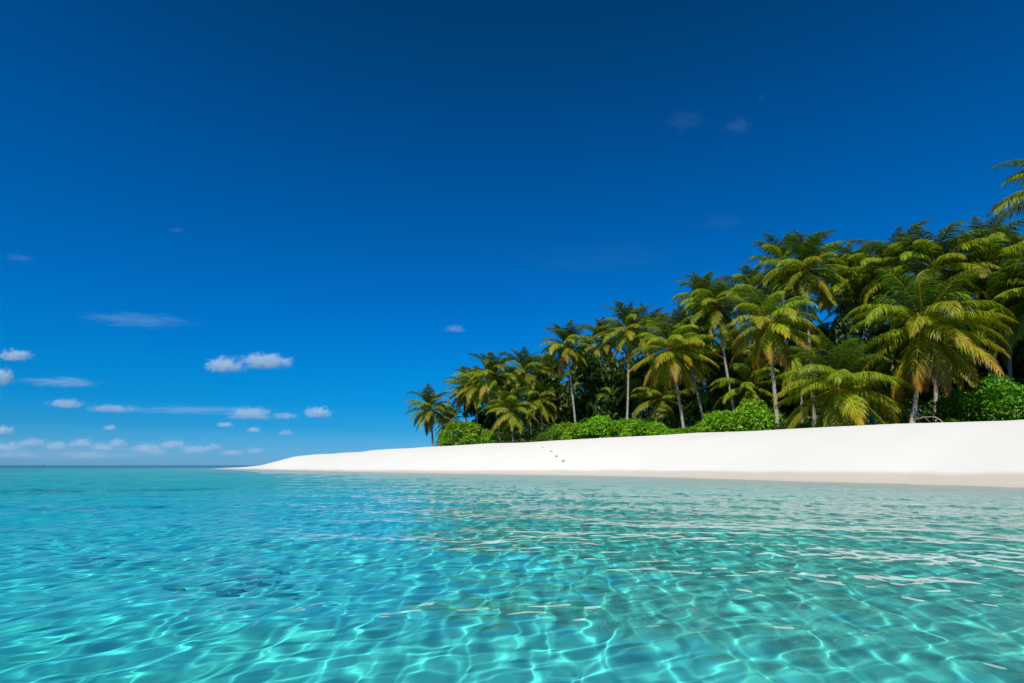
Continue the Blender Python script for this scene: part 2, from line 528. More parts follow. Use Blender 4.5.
rng_f = np.random.RandomState(11)
CLASSES = [(80, 62, .0, .36), (69, 88, .0, .52), (56, 94, .10, .62), (40, 90, .22, .70), (24, 80, .38, .72), (7, 66, .55, .66), (-12, 50, .72, .56), (-32, 38, .9, .46), (-55, 22, 1.0, .36)]
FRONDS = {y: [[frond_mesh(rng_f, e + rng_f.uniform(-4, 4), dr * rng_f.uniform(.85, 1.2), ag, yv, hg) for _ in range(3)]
              for (e, dr, ag, hg) in CLASSES] for y, yv in (("green", .08), ("yellow", .95))}

def dead_frond_mesh(rng):
    me = frond_mesh(rng, -62, 22, 1.0, .0, 1.3)
    n = len(me.vertices)
    me.attributes["leaf_colour"].data.foreach_set("color", np.concatenate([np.tile([0.22, 0.145, 0.07], (n, 1)) * rng.uniform(.7, 1.2, (n, 1)), np.ones((n, 1))], 1).astype(np.float32).ravel())
    return me
DEAD = [dead_frond_mesh(rng_f) for _ in range(2)]

def ico(bm, c, r, sub=2, sc=(1, 1, 1)):
    res = bmesh.ops.create_icosphere(bm, subdivisions=sub, radius=r)
    for v in res["verts"]:
        v.co = Vector((v.co.x * sc[0], v.co.y * sc[1], v.co.z * sc[2])) + Vector(c)

def bm_mesh(name, bm, mat, smooth=True):
    me = bpy.data.meshes.new(name); bm.to_mesh(me); bm.free()
    me.materials.append(mat)
    if smooth:
        me.polygons.foreach_set("use_smooth", np.ones(len(me.polygons), dtype=bool))
    return me

def tube(bm, pts, rads, k=8, cap=True):
    rings = []
    for i, p in enumerate(pts):
        t = (Vector(pts[min(i + 1, len(pts) - 1)]) - Vector(pts[max(i - 1, 0)])).normalized()
        s = t.orthogonal().normalized() if abs(t.z) < .95 else Vector((1, 0, 0)); s = (s - t * s.dot(t)).normalized(); u = t.cross(s)
        rings.append([bm.verts.new(Vector(p) + (s * math.cos(2 * math.pi * j / k) + u * math.sin(2 * math.pi * j / k)) * rads[i]) for j in range(k)])
    for a, b in zip(rings, rings[1:]):
        for j in range(k):
            bm.faces.new((a[j], a[(j + 1) % k], b[(j + 1) % k], b[j]))
    if cap:
        bm.faces.new(rings[0][::-1]); bm.faces.new(rings[-1])

def heart_mesh(seed):
    """the fibrous top of the trunk with its flower stalks"""
    r = random.Random(seed); bm = bmesh.new()
    ico(bm, (0, 0, -.1), .24, 2, (1, 1, 2.0))
    for _ in range(5):
        a = r.uniform(0, 6.28); b = r.uniform(.1, .7)
        p0 = Vector((0, 0, .1)); d = Vector((math.cos(a) * math.cos(b), math.sin(a) * math.cos(b), math.sin(b)))
        pts = [p0 + d * .2, p0 + d * .6 + Vector((0, 0, -.02)), p0 + d * .95 + Vector((0, 0, -.16))]
        tube(bm, pts, [.05, .035, .02], 5)
        for _ in range(7):
            q = pts[1] + (pts[2] - pts[1]) * r.random()
            e = Vector((r.uniform(-1, 1), r.uniform(-1, 1), r.uniform(-1.2, .3))).normalized()
            tube(bm, [q, q + e * .22, q + e * .38 + Vector((0, 0, -.1))], [.018, .014, .008], 4)
    return bm_mesh("crown", bm, M_STALK)
HEARTS = [heart_mesh(s) for s in range(3)]
def nut_mesh():
    bm = bmesh.new(); ico(bm, (0, 0, 0), .13, 2, (1, 1, 1.25)); return bm_mesh("coconut", bm, M_NUT)
NUT = nut_mesh()

def palm(px, py, Y, L, base_px, lean_y, style, label, nfr=27, nuts=0, seed=0, low=0, group="coconut palms behind the beach", spin=0.0):
    """coconut palm whose crown stands at depth Y; its foot stands on the ground below base_px"""
    r = random.Random(seed * 77 + 5)
    top = at(px, py, Y)
    fy = Y + lean_y
    foot = at(base_px, 420, fy)
    fz = gz(foot.x, foot.y) - 0.1
    root = bpy.data.objects.new("coconut_palm", None); link(root)
    root.location = (foot.x, foot.y, fz); root.empty_display_size = .5
    tag(root, label, "palm tree", group)
    h = Vector((top.x - foot.x, top.y - foot.y, top.z - fz))
    bm = bmesh.new(); n = 26; pts, rads = [], []
    bend = Vector((r.uniform(-.25, .25), r.uniform(-.2, .2), 0))
    for i in range(n):
        t = i / (n - 1)
        c = t ** 0.80 if h.xy.length > 1 else t
        q = Vector((h.x * c, h.y * c, h.z * t)) + bend * math.sin(math.pi * t)
        pts.append(q)
        rr = .13 + .06 * (1 - t) + .14 * math.exp(-t * h.z / .5)
        rads.append(rr * (1 + r.uniform(-.03, .03)))
    tube(bm, pts, rads, 9)
    link(bpy.data.objects.new("trunk", bm_mesh("trunk", bm, M_TRUNK)), root)
    crown = link(bpy.data.objects.new("crown", HEARTS[seed % 3]), root)
    crown.location = h; crown.rotation_euler.z = r.uniform(0, 6.28)
    crown["kind"] = "thing"; del crown["kind"]
    ga = 2.39996
    a0 = r.uniform(0, 6.28)
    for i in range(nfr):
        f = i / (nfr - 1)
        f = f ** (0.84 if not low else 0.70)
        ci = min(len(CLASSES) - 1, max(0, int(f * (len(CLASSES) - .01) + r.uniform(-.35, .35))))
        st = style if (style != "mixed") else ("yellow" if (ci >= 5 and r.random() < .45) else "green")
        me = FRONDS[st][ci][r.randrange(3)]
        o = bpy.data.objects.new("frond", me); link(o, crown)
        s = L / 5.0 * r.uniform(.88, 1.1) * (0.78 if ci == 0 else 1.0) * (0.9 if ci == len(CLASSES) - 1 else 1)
        if r.random() < .5:
            o.scale = (s, s, s)
        else:
            o.scale = (s, -s, s)
        az = a0 + i * ga + r.uniform(-.22, .22) - crown.rotation_euler.z
        # a light breeze pushes the young fronds to the right
        o.rotation_euler = (r.uniform(-.16, .16), r.uniform(-.09, .09), az)
        o.location = (math.cos(az) * .10, math.sin(az) * .10, .25 - .45 * f)
    for i in range(r.randrange(0, 2)):
        o = link(bpy.data.objects.new("dead_frond", DEAD[i % 2]), crown)
        az = r.uniform(0, 6.28); s = L / 5 * r.uniform(.7, .95)
        o.scale = (s, s, s); o.rotation_euler = (r.uniform(-.2, .2), 0, az); o.location = (math.cos(az) * .1, math.sin(az) * .1, -.3)
    for i in range(nuts):
        o = link(bpy.data.objects.new("coconut", NUT), crown)
        az = r.uniform(0, 6.28); rr = r.uniform(.22, .5)
        o.location = (math.cos(az) * rr, math.sin(az) * rr, r.uniform(-.55, .05)); o.rotation_euler = (r.uniform(-.6, .6), r.uniform(-.6, .6), 0)
        k = r.uniform(.8, 1.15); o.scale = (k, k, k)
    return root

# px, py of the crown's heart, depth, frond length, px of the foot, foot nearer(-)/farther(+), style, nuts, low, label
PALMS = [
 (430, 408, 104, 5.3, 434, 0, "green", 0, 0, "small outermost palm with drooping crown, alone at the far end of the grove"),
 (449, 421, 112, 3.9, 450, 0, "green", 0, 0, "small dark palm half hidden between the outermost palm and the rounded shrub"),
 (493, 377, 97, 6.0, 502, 1, "mixed", 4, 1, "bushy palm with long hanging fronds above the rounded shrub at the grove's end"),
 (511, 409, 88, 5.0, 513, 0, "mixed", 3, 1, "low palm beside the rounded shrub whose fronds hang down to the sand"),
 (476, 384, 104, 5.6, 478, 0, "mixed", 0, 1, "palm whose yellowish hanging fronds rise just behind the rounded shrub"),
 (525, 373, 98, 6.0, 534, 0, "green", 4, 1, "dark green palm directly behind the low palm that hangs to the sand"),
 (545, 374, 108, 5.4, 547, 0, "green", 0, 0, "palm seen between the low hanging palm and the slim straight-trunked palm"),
 (567, 346, 90, 5.4, 578, 0, "mixed", 5, 0, "slim palm with narrow upright crown and pale thin straight trunk"),
 (603, 342, 100, 6.0, 607, 0, "green", 0, 0, "dark shaded palm in the gap right of the slim upright palm"),
 (628, 330, 84, 5.6, 624, 0, "mixed", 4, 0, "palm with lit upper fronds rising over the leaning pale-trunked palm"),
 (671, 350, 66, 5.8, 684, -.5, "yellow", 5, 1, "palm with golden drooping fronds and a short pale trunk leaning seaward"),
 (684, 338, 72, 5.4, 708, 1, "green", 0, 0, "palm whose dark trunk leans steeply behind the golden drooping palm"),
 (717, 306, 70, 5.8, 739, 0, "mixed", 5, 1, "tall palm with long pale leaning trunk, left of the upright palm by the leafy shrub"),
 (769, 323, 53, 5.3, 777, 0, "yellow", 6, 1, "upright palm with golden lower fronds whose straight trunk stands at the sand's edge"),
 (806, 270, 62, 5.6, 813, 1, "mixed", 6, 0, "tall palm with arching top fronds above the upright golden palm"),
 (836, 388, 47, 6.0, 837, 0, "mixed", 3, 0, "trunkless-looking low palm with wide arching fronds resting near the sand"),
 (846, 280, 68, 5.8, 842, 0, "green", 0, 0, "dark palm just right of the tall arching palm, its trunk hidden"),
 (922, 324, 46, 6.7, 908, 0, "yellow", 9, 1, "largest palm in front, with broad orange-tipped fronds and an orange-brown heart"),
 (893, 270, 60, 6.0, 890, 0, "green", 3, 0, "tall palm showing over the left shoulder of the largest orange-tipped palm"),
 (934, 268, 56, 6.5, 930, 1, "green", 4, 0, "tall palm with sweeping fronds directly above the largest orange-tipped palm"),
 (988, 262, 56, 6.3, 985, 0, "mixed", 3, 0, "tall palm with a stiff upright spear of fronds, right of the sweeping palm"),
 (1008, 312, 54, 6.0, 1004, 1, "green", 3, 0, "lower shaded palm above the dense dark-green hedge-like shrub"),
 (1080, 188, 40, 5.8, 1092, 1, "green", 3, 0, "nearest tall palm, only its frond tips reaching in at the picture's edge"),
 (1056, 290, 50, 6.0, 1050, 0, "green", 0, 0, "palm at the picture's edge below the reaching frond tips"),
 # behind the front row
 (702, 300, 84, 5.8, 697, 0, "green", 0, 0, "palm with a dark rounded top peeking left of the tall leaning trunk's crown"),
 (585, 372, 104, 5.4, 588, 0, "green", 0, 0, "short dark palm deep in the shade beside the slim upright palm"),
 (640, 380, 92, 5.4, 641, 0, "green", 0, 0, "short shaded palm deep between the lit palm and the golden drooping palm"),
 (735, 352, 80, 5.4, 733, 0, "green", 0, 0, "dark palm low in the shade behind the tall pale leaning trunk"),
 (868, 300, 66, 6.0, 866, 0, "green", 0, 0, "shaded palm between the trunkless low palm's tips and the largest palm"),
 (862, 276, 76, 6.0, 862, 0, "green", 0, 0, "far palm with small crown in the dip between two tall groups"),
 (962, 276, 70, 6.3, 962, 0, "green", 0, 0, "far shaded palm between the sweeping palm and the upright-spear palm"),
 (790, 298, 78, 5.8, 790, 0, "green", 0, 0, "shaded palm under the tall arching palm, behind the upright golden palm"),
 (466, 388, 108, 5.4, 468, 0, "mixed", 0, 1, "outer palm whose fronds fan left over the rounded shrub, leftmost of the main grove"),
 (503, 392, 102, 5.6, 505, 0, "mixed", 0, 0, "shaded palm between the bushy long-fronded palm and the dark green one"),
 (540, 398, 96, 5.2, 541, 0, "green", 0, 0, "young shaded palm right of the low palm that hangs to the sand"),
 (556, 388, 112, 5.4, 556, 0, "green", 0, 0, "low far palm behind the slim straight trunk, on its left"),
 (596, 398, 98, 5.4, 597, 0, "green", 0, 0, "young shaded palm under the dark palm in the gap"),
 (612, 384, 108, 5.8, 613, 0, "green", 0, 0, "low far palm behind the palm with lit upper fronds, on its left"),
 (648, 330, 98, 5.8, 648, 0, "green", 0, 0, "far palm rising between the lit palm and the golden drooping palm"),
 (660, 398, 84, 5.4, 660, 0, "green", 0, 0, "young shaded palm behind the short pale leaning trunk"),
 (698, 352, 84, 5.8, 699, 0, "green", 0, 0, "shaded palm over the dark trunk that leans behind the golden palm"),
 (713, 388, 82, 5.4, 713, 0, "green", 0, 0, "young shaded palm between the dark leaning trunk and the tall pale one"),
 (750, 385, 70, 5.4, 750, 0, "green", 0, 0, "young shaded palm over the fresh green shrub mound"),
 (752, 290, 84, 6.0, 752, 0, "green", 0, 0, "far palm seen between the tall leaning palm and the tall arching palm"),
 (800, 352, 66, 5.6, 800, 0, "green", 0, 0, "shaded palm right of the upright golden palm's fronds"),
 (782, 262, 76, 5.8, 783, 0, "green", 0, 0, "far palm at the left shoulder of the tall arching palm"),
 (872, 385, 52, 5.4, 873, 0, "mixed", 0, 0, "low palm squeezed between the trunkless low palm and the largest palm's trunk"),
 (950, 352, 58, 5.6, 951, 0, "green", 0, 0, "shaded palm above the dense shrub mass, behind the largest palm"),
 (990, 345, 62, 5.6, 991, 0, "green", 0, 0, "shaded palm over the tall dense shrub near the picture's edge"),
 (1012, 264, 66, 6.0, 1013, 0, "green", 0, 0, "far palm right of the palm with the upright spear"),
]
for i, (px, py, Y, L, bpx, ly, st, nuts, low, label) in enumerate(PALMS):
    palm(px, py, Y, L, bpx, ly, st, label, nfr=(40 if low else 38) if i < 25 else 30, nuts=nuts, seed=i, low=low)

# ------------------------------------------------------------------ shrubs and undergrowth
def leafy_mesh(name, rng, n, lobes, size, colours, flat=0.6):
    """leaf-sized faces spread through a few overlapping lobes"""
    lob = np.array(lobes, dtype=np.float64)            # x, y, z, rx, ry, rz
    wt = (lob[:, 3] * lob[:, 4] * lob[:, 5]) ** (2 / 3); wt /= wt.sum()
    idx = rng.choice(len(lob), n, p=wt)
    v = rng.normal(0, 1, (n, 3)); v /= np.linalg.norm(v, axis=1, keepdims=True)
    v[:, 2] = np.where(v[:, 2] < -.35, -v[:, 2], v[:, 2])
    bump = 1 + .16 * np.sin(v[:, 0] * 7 + idx) * np.sin(v[:, 1] * 6 + idx * 2) + .10 * np.sin(v[:, 2] * 11 + idx)
    rad = rng.uniform(.45, 1.0, n) ** .35 * bump
    c = lob[idx, :3] + v * rad[:, None] * lob[idx, 3:]
    keep = c[:, 2] > 0.02
    c, v, idx = c[keep], v[keep], idx[keep]; n = len(c)
    nr = v * (1 - flat) + np.array([0, 0, flat]) + rng.normal(0, .42, (n, 3)); nr /= np.linalg.norm(nr, axis=1, keepdims=True)
    a = np.cross(nr, rng.normal(0, 1, (n, 3))); a /= np.linalg.norm(a, axis=1, keepdims=True)
    b = np.cross(nr, a)
    s = size * rng.uniform(.6, 1.25, (n, 1))
    V = np.stack([c - a * s, c + b * s * .5 + nr * s * .12, c + a * s, c - b * s * .5 + nr * s * .12], 1).reshape(-1, 3)
    F = np.arange(4 * n).reshape(-1, 4)
    me = mesh_np(name, V, F, M_BUSH, obj=False)
    k = rng.uniform(0, 1, (n, 1)); cols = np.array(colours[0]) * (1 - k) + np.array(colours[1]) * k
    old = rng.uniform(0, 1, n) < .025
    cols[old] = (0.30, 0.24, 0.02)
    colour_attr(me, np.repeat(cols, 4, 0))
    return me

def stem_mesh(rng, lobes, r0, mat, h0=0.0):
    bm = bmesh.new()
    for l in lobes:
        p0 = Vector((l[0] * .25, l[1] * .25, 0)); p1 = Vector((l[0], l[1], l[2] + l[5] * .4))
        mid = (p0 + p1) / 2 + Vector((rng.uniform(-.1, .1), rng.uniform(-.1, .1), l[5] * .1))
        tube(bm, [p0, mid, p1], [r0, r0 * .7, r0 * .3], 6)
    return bm_mesh("stem", bm, mat)

BRIGHT = ((0.11, 0.27, 0.008), (0.26, 0.46, 0.016))
MIDG = ((0.06, 0.17, 0.008), (0.15, 0.32, 0.012))
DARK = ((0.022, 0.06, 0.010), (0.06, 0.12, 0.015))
rng_b = np.random.RandomState(5)
def bush_set(cols, n, size, k, hgt=1.0):
    out = []
    for i in range(k):
        lobes = []
        m_ = 7 + i
        for j in range(m_):
            a = rng_b.uniform(0, 6.28); q = rng_b.uniform(0, .62)
            rr = rng_b.uniform(.32, .52)
            lobes.append((math.cos(a) * q, math.sin(a) * q, rng_b.uniform(.12, .52) * hgt * (1.1 - q * .6), rr, rr, rr * rng_b.uniform(.7, .95) * hgt))
        out.append((leafy_mesh("foliage", rng_b, n, lobes, size, cols), stem_mesh(rng_b, lobes, .03, M_WOOD)))
    return out
SHRUBS = {"bright": bush_set(BRIGHT, 5200, .050, 4), "mid": bush_set(MIDG, 6000, .040, 3), "dark": bush_set(DARK, 4200, .055, 3, 1.3)}

def shrub(px, Y, w, h, kind, label, group="shrubs along the top of the beach", name="shrub", cat="shrub", seed=0):
    r = random.Random(seed * 13 + 1)
    p = at(px, 430, Y)
    root = bpy.data.objects.new(name, None); link(root); root.empty_display_size = .3
    root.location = (p.x, p.y, gz(p.x, p.y) - .05)
    tag(root, label, cat, group)
    fo, st = SHRUBS[kind][r.randrange(len(SHRUBS[kind]))]
    az = r.uniform(0, 6.28)
    for nm, me in (("foliage", fo), ("stem", st)):
        o = link(bpy.data.objects.new(nm, me), root)
        o.scale = (w / 2, w / 2, h); o.rotation_euler.z = az
    return root
BUSHES = [
 (466, 92, 8.6, 5.6, "bright", "rounded bright-green shrub at the grove's far end, under the hanging fronds"),
 (445, 97, 5.0, 3.8, "bright", "small yellow-green shrub tucked at the left foot of the rounded shrub"),
 (487, 90, 4.2, 3.8, "bright", "light shrub between the rounded shrub and the low hanging palm"),
 (545, 80, 4.5, 2.8, "mid", "low dark shrub at the right foot of the low hanging palm"),
 (572, 75, 7.2, 3.6, "bright", "first bright shrub in the hedge of low shrubs below the slim straight trunk"),
 (603, 71, 7.2, 3.7, "bright", "bright low shrub below the dark gap right of the slim trunk"),
 (632, 68, 6.8, 3.4, "bright", "bright low shrub at the foot of the palm with lit upper fronds"),
 (657, 66, 5.0, 2.7, "bright", "small bright shrub just left of the short pale leaning trunk"),
 (690, 64, 4.0, 2.0, "mid", "little dark shrub between the two leaning trunks"),
 (723, 57, 6.4, 3.2, "bright", "left lower half of the fresh green shrub mound below the tall leaning trunk"),
 (752, 55, 6.0, 4.4, "bright", "tall fresh green shrub mound left of the upright golden palm's trunk"),
 (770, 58, 4.0, 1.9, "bright", "green shrub just behind the upright golden palm's trunk"),
 (795, 52, 3.6, 1.6, "mid", "dark low shrub between the upright trunk and the trunkless low palm"),
 (968, 49, 6.0, 5.6, "mid", "left shoulder of the dense dark-green shrub mass right of the largest palm"),
 (1004, 46, 7.4, 6.2, "mid", "tall dense dark-green shrub at the picture's edge beside the largest palm"),
 (1040, 42, 6.4, 4.7, "mid", "dense shrub running out of the picture behind the beach"),
 (587, 73, 5.0, 2.6, "bright", "low bright shrub filling the hedge under the shaded gap palm"),
 (618, 70, 5.0, 2.5, "bright", "bright shrub in the middle of the hedge, left of the lit palm's trunk"),
 (675, 63, 3.6, 1.5, "bright", "small bright shrub at the foot of the short pale leaning trunk"),
 (706, 60, 4.6, 2.2, "bright", "bright shrub at the left toe of the fresh green shrub mound"),
 (560, 78, 4.6, 2.6, "bright", "bright shrub at the left end of the hedge, beside the slim straight trunk"),
 (890, 50, 3.6, 1.8, "mid", "shaded low shrub at the left foot of the largest palm's trunk"),
 (940, 47, 3.4, 1.5, "mid", "shaded low shrub at the right foot of the largest palm's trunk"),
]
for i, (px, Y, w, h, k, label) in enumerate(BUSHES):
    shrub(px, Y, w, h, k, label, seed=i)

# shady broadleaf trees that close the grove behind the trunks
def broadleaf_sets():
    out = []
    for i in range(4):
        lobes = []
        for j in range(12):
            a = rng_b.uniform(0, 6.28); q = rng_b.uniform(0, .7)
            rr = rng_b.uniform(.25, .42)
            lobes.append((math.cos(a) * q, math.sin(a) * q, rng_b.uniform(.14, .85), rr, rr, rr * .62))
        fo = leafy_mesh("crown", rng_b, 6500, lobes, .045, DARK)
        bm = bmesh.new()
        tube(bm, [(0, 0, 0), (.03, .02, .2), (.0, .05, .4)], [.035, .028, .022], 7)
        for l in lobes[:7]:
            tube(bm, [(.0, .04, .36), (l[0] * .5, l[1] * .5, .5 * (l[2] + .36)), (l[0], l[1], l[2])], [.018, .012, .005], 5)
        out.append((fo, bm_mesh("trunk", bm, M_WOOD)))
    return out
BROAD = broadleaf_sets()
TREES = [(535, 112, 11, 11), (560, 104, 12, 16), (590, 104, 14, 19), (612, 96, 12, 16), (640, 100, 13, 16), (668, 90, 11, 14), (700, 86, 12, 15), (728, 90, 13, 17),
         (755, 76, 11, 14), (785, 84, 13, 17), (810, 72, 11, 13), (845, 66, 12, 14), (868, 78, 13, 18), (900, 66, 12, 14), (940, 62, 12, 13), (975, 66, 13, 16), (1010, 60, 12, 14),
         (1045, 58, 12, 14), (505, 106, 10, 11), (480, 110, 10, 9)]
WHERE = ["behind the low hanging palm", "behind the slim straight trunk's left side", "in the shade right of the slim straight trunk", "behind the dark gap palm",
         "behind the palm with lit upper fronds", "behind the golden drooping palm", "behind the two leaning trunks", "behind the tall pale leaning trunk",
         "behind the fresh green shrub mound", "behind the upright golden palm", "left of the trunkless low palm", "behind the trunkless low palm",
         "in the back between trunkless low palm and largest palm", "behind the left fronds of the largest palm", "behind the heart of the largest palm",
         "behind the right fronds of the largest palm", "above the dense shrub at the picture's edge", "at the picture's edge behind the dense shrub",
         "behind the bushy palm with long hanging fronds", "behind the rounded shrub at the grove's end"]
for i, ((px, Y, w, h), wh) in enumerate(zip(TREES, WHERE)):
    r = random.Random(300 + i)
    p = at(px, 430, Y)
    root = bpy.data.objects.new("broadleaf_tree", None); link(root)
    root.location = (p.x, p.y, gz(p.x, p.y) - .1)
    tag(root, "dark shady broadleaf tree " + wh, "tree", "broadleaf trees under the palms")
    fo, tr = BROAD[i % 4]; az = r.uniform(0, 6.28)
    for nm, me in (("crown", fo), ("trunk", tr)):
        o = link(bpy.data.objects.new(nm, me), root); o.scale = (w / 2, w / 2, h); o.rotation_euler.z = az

# the low tangle of seedlings and creepers under the palms
def undergrowth():
    r = np.random.RandomState(44)
    x = r.uniform(-22, 110, 400000); y = r.uniform(15, 140, 400000)
    d, hb, bw = shore_field(x, y)
    az = np.degrees(np.arctan2(x, y))
    t = d / bw
    lum = wobble(x, y, 3.5, 71) + .7 * wobble(x, y, 8.0, 72)
    keep = (t > 1.95 + .12 * lum) & (t < 4.2) & (az > -6.5) & (az < 52) & (r.uniform(0, 1, x.shape) < .9)
    x, y, t, lum = x[keep][:170000], y[keep][:170000], t[keep][:170000], lum[keep][:170000]
    n = len(x)
    top = np.clip(.5 + .9 * lum, .12, None) * 1.5 * smooth(1.8, 2.3, t) + 3.0 * smooth(2.3, 3.1, t)
    z = ground_z(x, y) + top * r.uniform(0, 1, n) ** .5
    c = np.stack([x, y, z], -1)
    nr = np.array([-.3, -.45, .6]) + r.normal(0, .5, (n, 3)); nr /= np.linalg.norm(nr, axis=1, keepdims=True)
    a = np.cross(nr, r.normal(0, 1, (n, 3))); a /= np.linalg.norm(a, axis=1, keepdims=True)
    b = np.cross(nr, a); s = r.uniform(.10, .24, (n, 1))
    V = np.stack([c - a * s, c + b * s * .45, c + a * s, c - b * s * .45], 1).reshape(-1, 3)
    o = mesh_np("undergrowth", V, np.arange(4 * n).reshape(-1, 4), M_BUSH)
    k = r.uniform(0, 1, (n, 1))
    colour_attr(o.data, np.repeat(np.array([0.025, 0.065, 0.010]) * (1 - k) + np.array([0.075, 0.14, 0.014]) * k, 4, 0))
    tag(o, "dark leafy undergrowth covering the ground under the palms", "undergrowth", kind="stuff")
undergrowth()

# ------------------------------------------------------------------ clouds: real volumes far out over the sea
def cloud_material(name, dens, scale, cut, flat_base=True, detail=6.0, tone=(0.80, 0.92, 1.0)):
    m = NT(name)
    tc = m.n("TexCoord")
    oi = m.n("ObjectInfo")
    off = m.n("VectorMath", operation='ADD', ins={0: tc.outputs["Object"], 1: m.n("CombineXYZ", ins={"X": m.math('MULTIPLY', oi.outputs["Random"], 53.0), "Y": m.math('MULTIPLY', oi.outputs["Random"], 17.0)}).outputs[0]})
    sc = m.n("VectorMath", operation='MULTIPLY', ins={0: off.outputs[0], 1: scale})
    n1 = m.n("TexNoise", ins={"Vector": sc.outputs[0], "Scale": 1.0, "Detail": detail, "Roughness": 0.58})
    ln = m.n("VectorMath", operation='LENGTH', ins={0: tc.outputs["Object"]})
    fall = m.math('SUBTRACT', 1.0, ln.outputs["Value"])
    d = m.math('ADD', m.math('MULTIPLY', m.math('SUBTRACT', n1.outputs[0], 0.5), 2.2), m.math('SUBTRACT', m.math('MULTIPLY', fall, 1.0), cut))
    f = m.n("MapRange", interpolation_type='SMOOTHSTEP', ins={"Value": d, "From Min": -0.05, "From Max": 0.42})
    den = f.outputs[0]
    if flat_base:
        sp = m.n("SeparateXYZ"); m.link(tc.outputs["Object"], sp.inputs[0])
        fb = m.n("MapRange", interpolation_type='SMOOTHSTEP', ins={"Value": sp.outputs["Z"], "From Min": -0.62, "From Max": -0.30})
        den = m.math('MULTIPLY', den, fb.outputs[0])
    ed = m.n("MapRange", interpolation_type='SMOOTHSTEP', ins={"Value": fall, "From Min": 0.0, "From Max": 0.14})
    den = m.math('MULTIPLY', m.math('MULTIPLY', den, ed.outputs[0]), m.math('MULTIPLY', oi.outputs["Alpha"], dens))
    v = m.n("VolumePrincipled", ins={"Color": (*tone, 1), "Density": den, "Anisotropy": -0.42})
    m.link(v.outputs[0], m.out.inputs["Volume"])
    return m.m
M_PUFF = cloud_material("cumulus_vapour", 0.0095, (3.8, 3.8, 1.8), 0.36)
M_WISP = cloud_material("cirrus_vapour", 0.00013, (3.0, 4.0, 2.2), 0.40, False, 8.0, (0.66, 0.88, 1.0))

def cloud(px, py, wp, hp, Y, label, wispy=False, dens=1.0, group="small clouds over the horizon"):
    bm = bmesh.new()
    bmesh.ops.create_icosphere(bm, subdivisions=4, radius=1.0)
    me = bpy.data.meshes.new("cloud"); bm.to_mesh(me); bm.free()
    me.materials.append(M_WISP if wispy else M_PUFF)
    o = link(bpy.data.objects.new("cloud", me))
    p = at(px, py, Y)
    k = Y / FOC
    o.location = p
    o.scale = (wp * k * .5 * 1.25, wp * k * .5 * .7, hp * k * .5 * 1.5)
    o.color = (1, 1, 1, dens * 800 / max(wp * k, 60) if not wispy else dens * 800 / (hp * k))
    tag(o, label, "cloud", group)
    return o
CLOUDS = [
 (225, 366, 44, 17, 5200, "left half of the white double cloud floating above the spit", False, 1.0),
 (267, 362, 58, 18, 5300, "right half of the white double cloud floating above the spit", False, 1.0),
 (15, 356, 36, 13, 5600, "flat white puff at the left edge, above the cloud with a long streak", False, .9),
 (2, 378, 26, 20, 5200, "bright round cloud at the left edge from which a long streak trails", False, 1.0),
 (250, 414, 52, 14, 9000, "pale flat cloud below the white double cloud", False, .55),
 (285, 416, 30, 8, 9000, "faint flat wisp of cloud between the pale flat cloud and the small round puff", False, .3),
 (318, 413, 30, 13, 9000, "small round white puff trailing to the right, nearest the beach spit", False, .8),
 (225, 425, 18, 6, 11000, "tiny puff under the left end of the pale flat cloud", False, .6),
 (254, 430, 16, 6, 11000, "tiny puff under the pale flat cloud, just above the spit", False, .6),
 (66, 404, 38, 10, 8000, "left greyish end of the long flat cloud over the open sea", False, .55),
 (112, 409, 56, 9, 8000, "right tapering end of the long flat cloud over the open sea", False, .4),
 (110, 428, 14, 6, 11000, "tiny lone puff under the long flat cloud", False, .6),
 (4, 431, 22, 10, 11000, "bright small cloud at the left edge just above the horizon bank", False, .9),
 (286, 433, 18, 7, 12000, "faint grey puff low above the rising end of the spit", False, .25),
 (455, 329, 26, 9, 4000, "little lone wisp of cloud left of the slim palm's top", False, .13),
 (140, 320, 130, 9, 5200, "long thin veil of cloud high above the long flat cloud", True, .9),
 (60, 382, 95, 9, 5600, "long thin streak trailing from the bright round cloud", True, 2.2),
 (20, 258, 40, 9, 4200, "short faint wisp near the left edge, highest of that side", True, .7),
 (176, 230, 22, 6, 4200, "tiny faint wisp alone in the upper left sky", True, .8),
 (738, 126, 44, 22, 3600, "brighter of the two little wisps high above the palms", True, 1.0),
 (686, 121, 64, 26, 3600, "fainter of the two little wisps high above the palms", True, .55),
 (762, 98, 12, 8, 3600, "tiny faint speck of cloud above the two little wisps", True, .7),
 (722, 222, 70, 22, 4200, "very faint veil just above the palm tops", True, .25),
 (600, 258, 260, 10, 6000, "long faint band of veil cloud left of the palm tops", True, .08),
 (70, 452, 300, 20, 24000, "long hazy veil of cloud lying along the horizon over the open sea", True, 0.7),
 (190, 410, 170, 6, 8000, "long faint streak level with the long flat cloud", True, .7),
]
rc = random.Random(3)
for c in CLOUDS:
    cloud(*c[:6], wispy=c[6], dens=c[7])
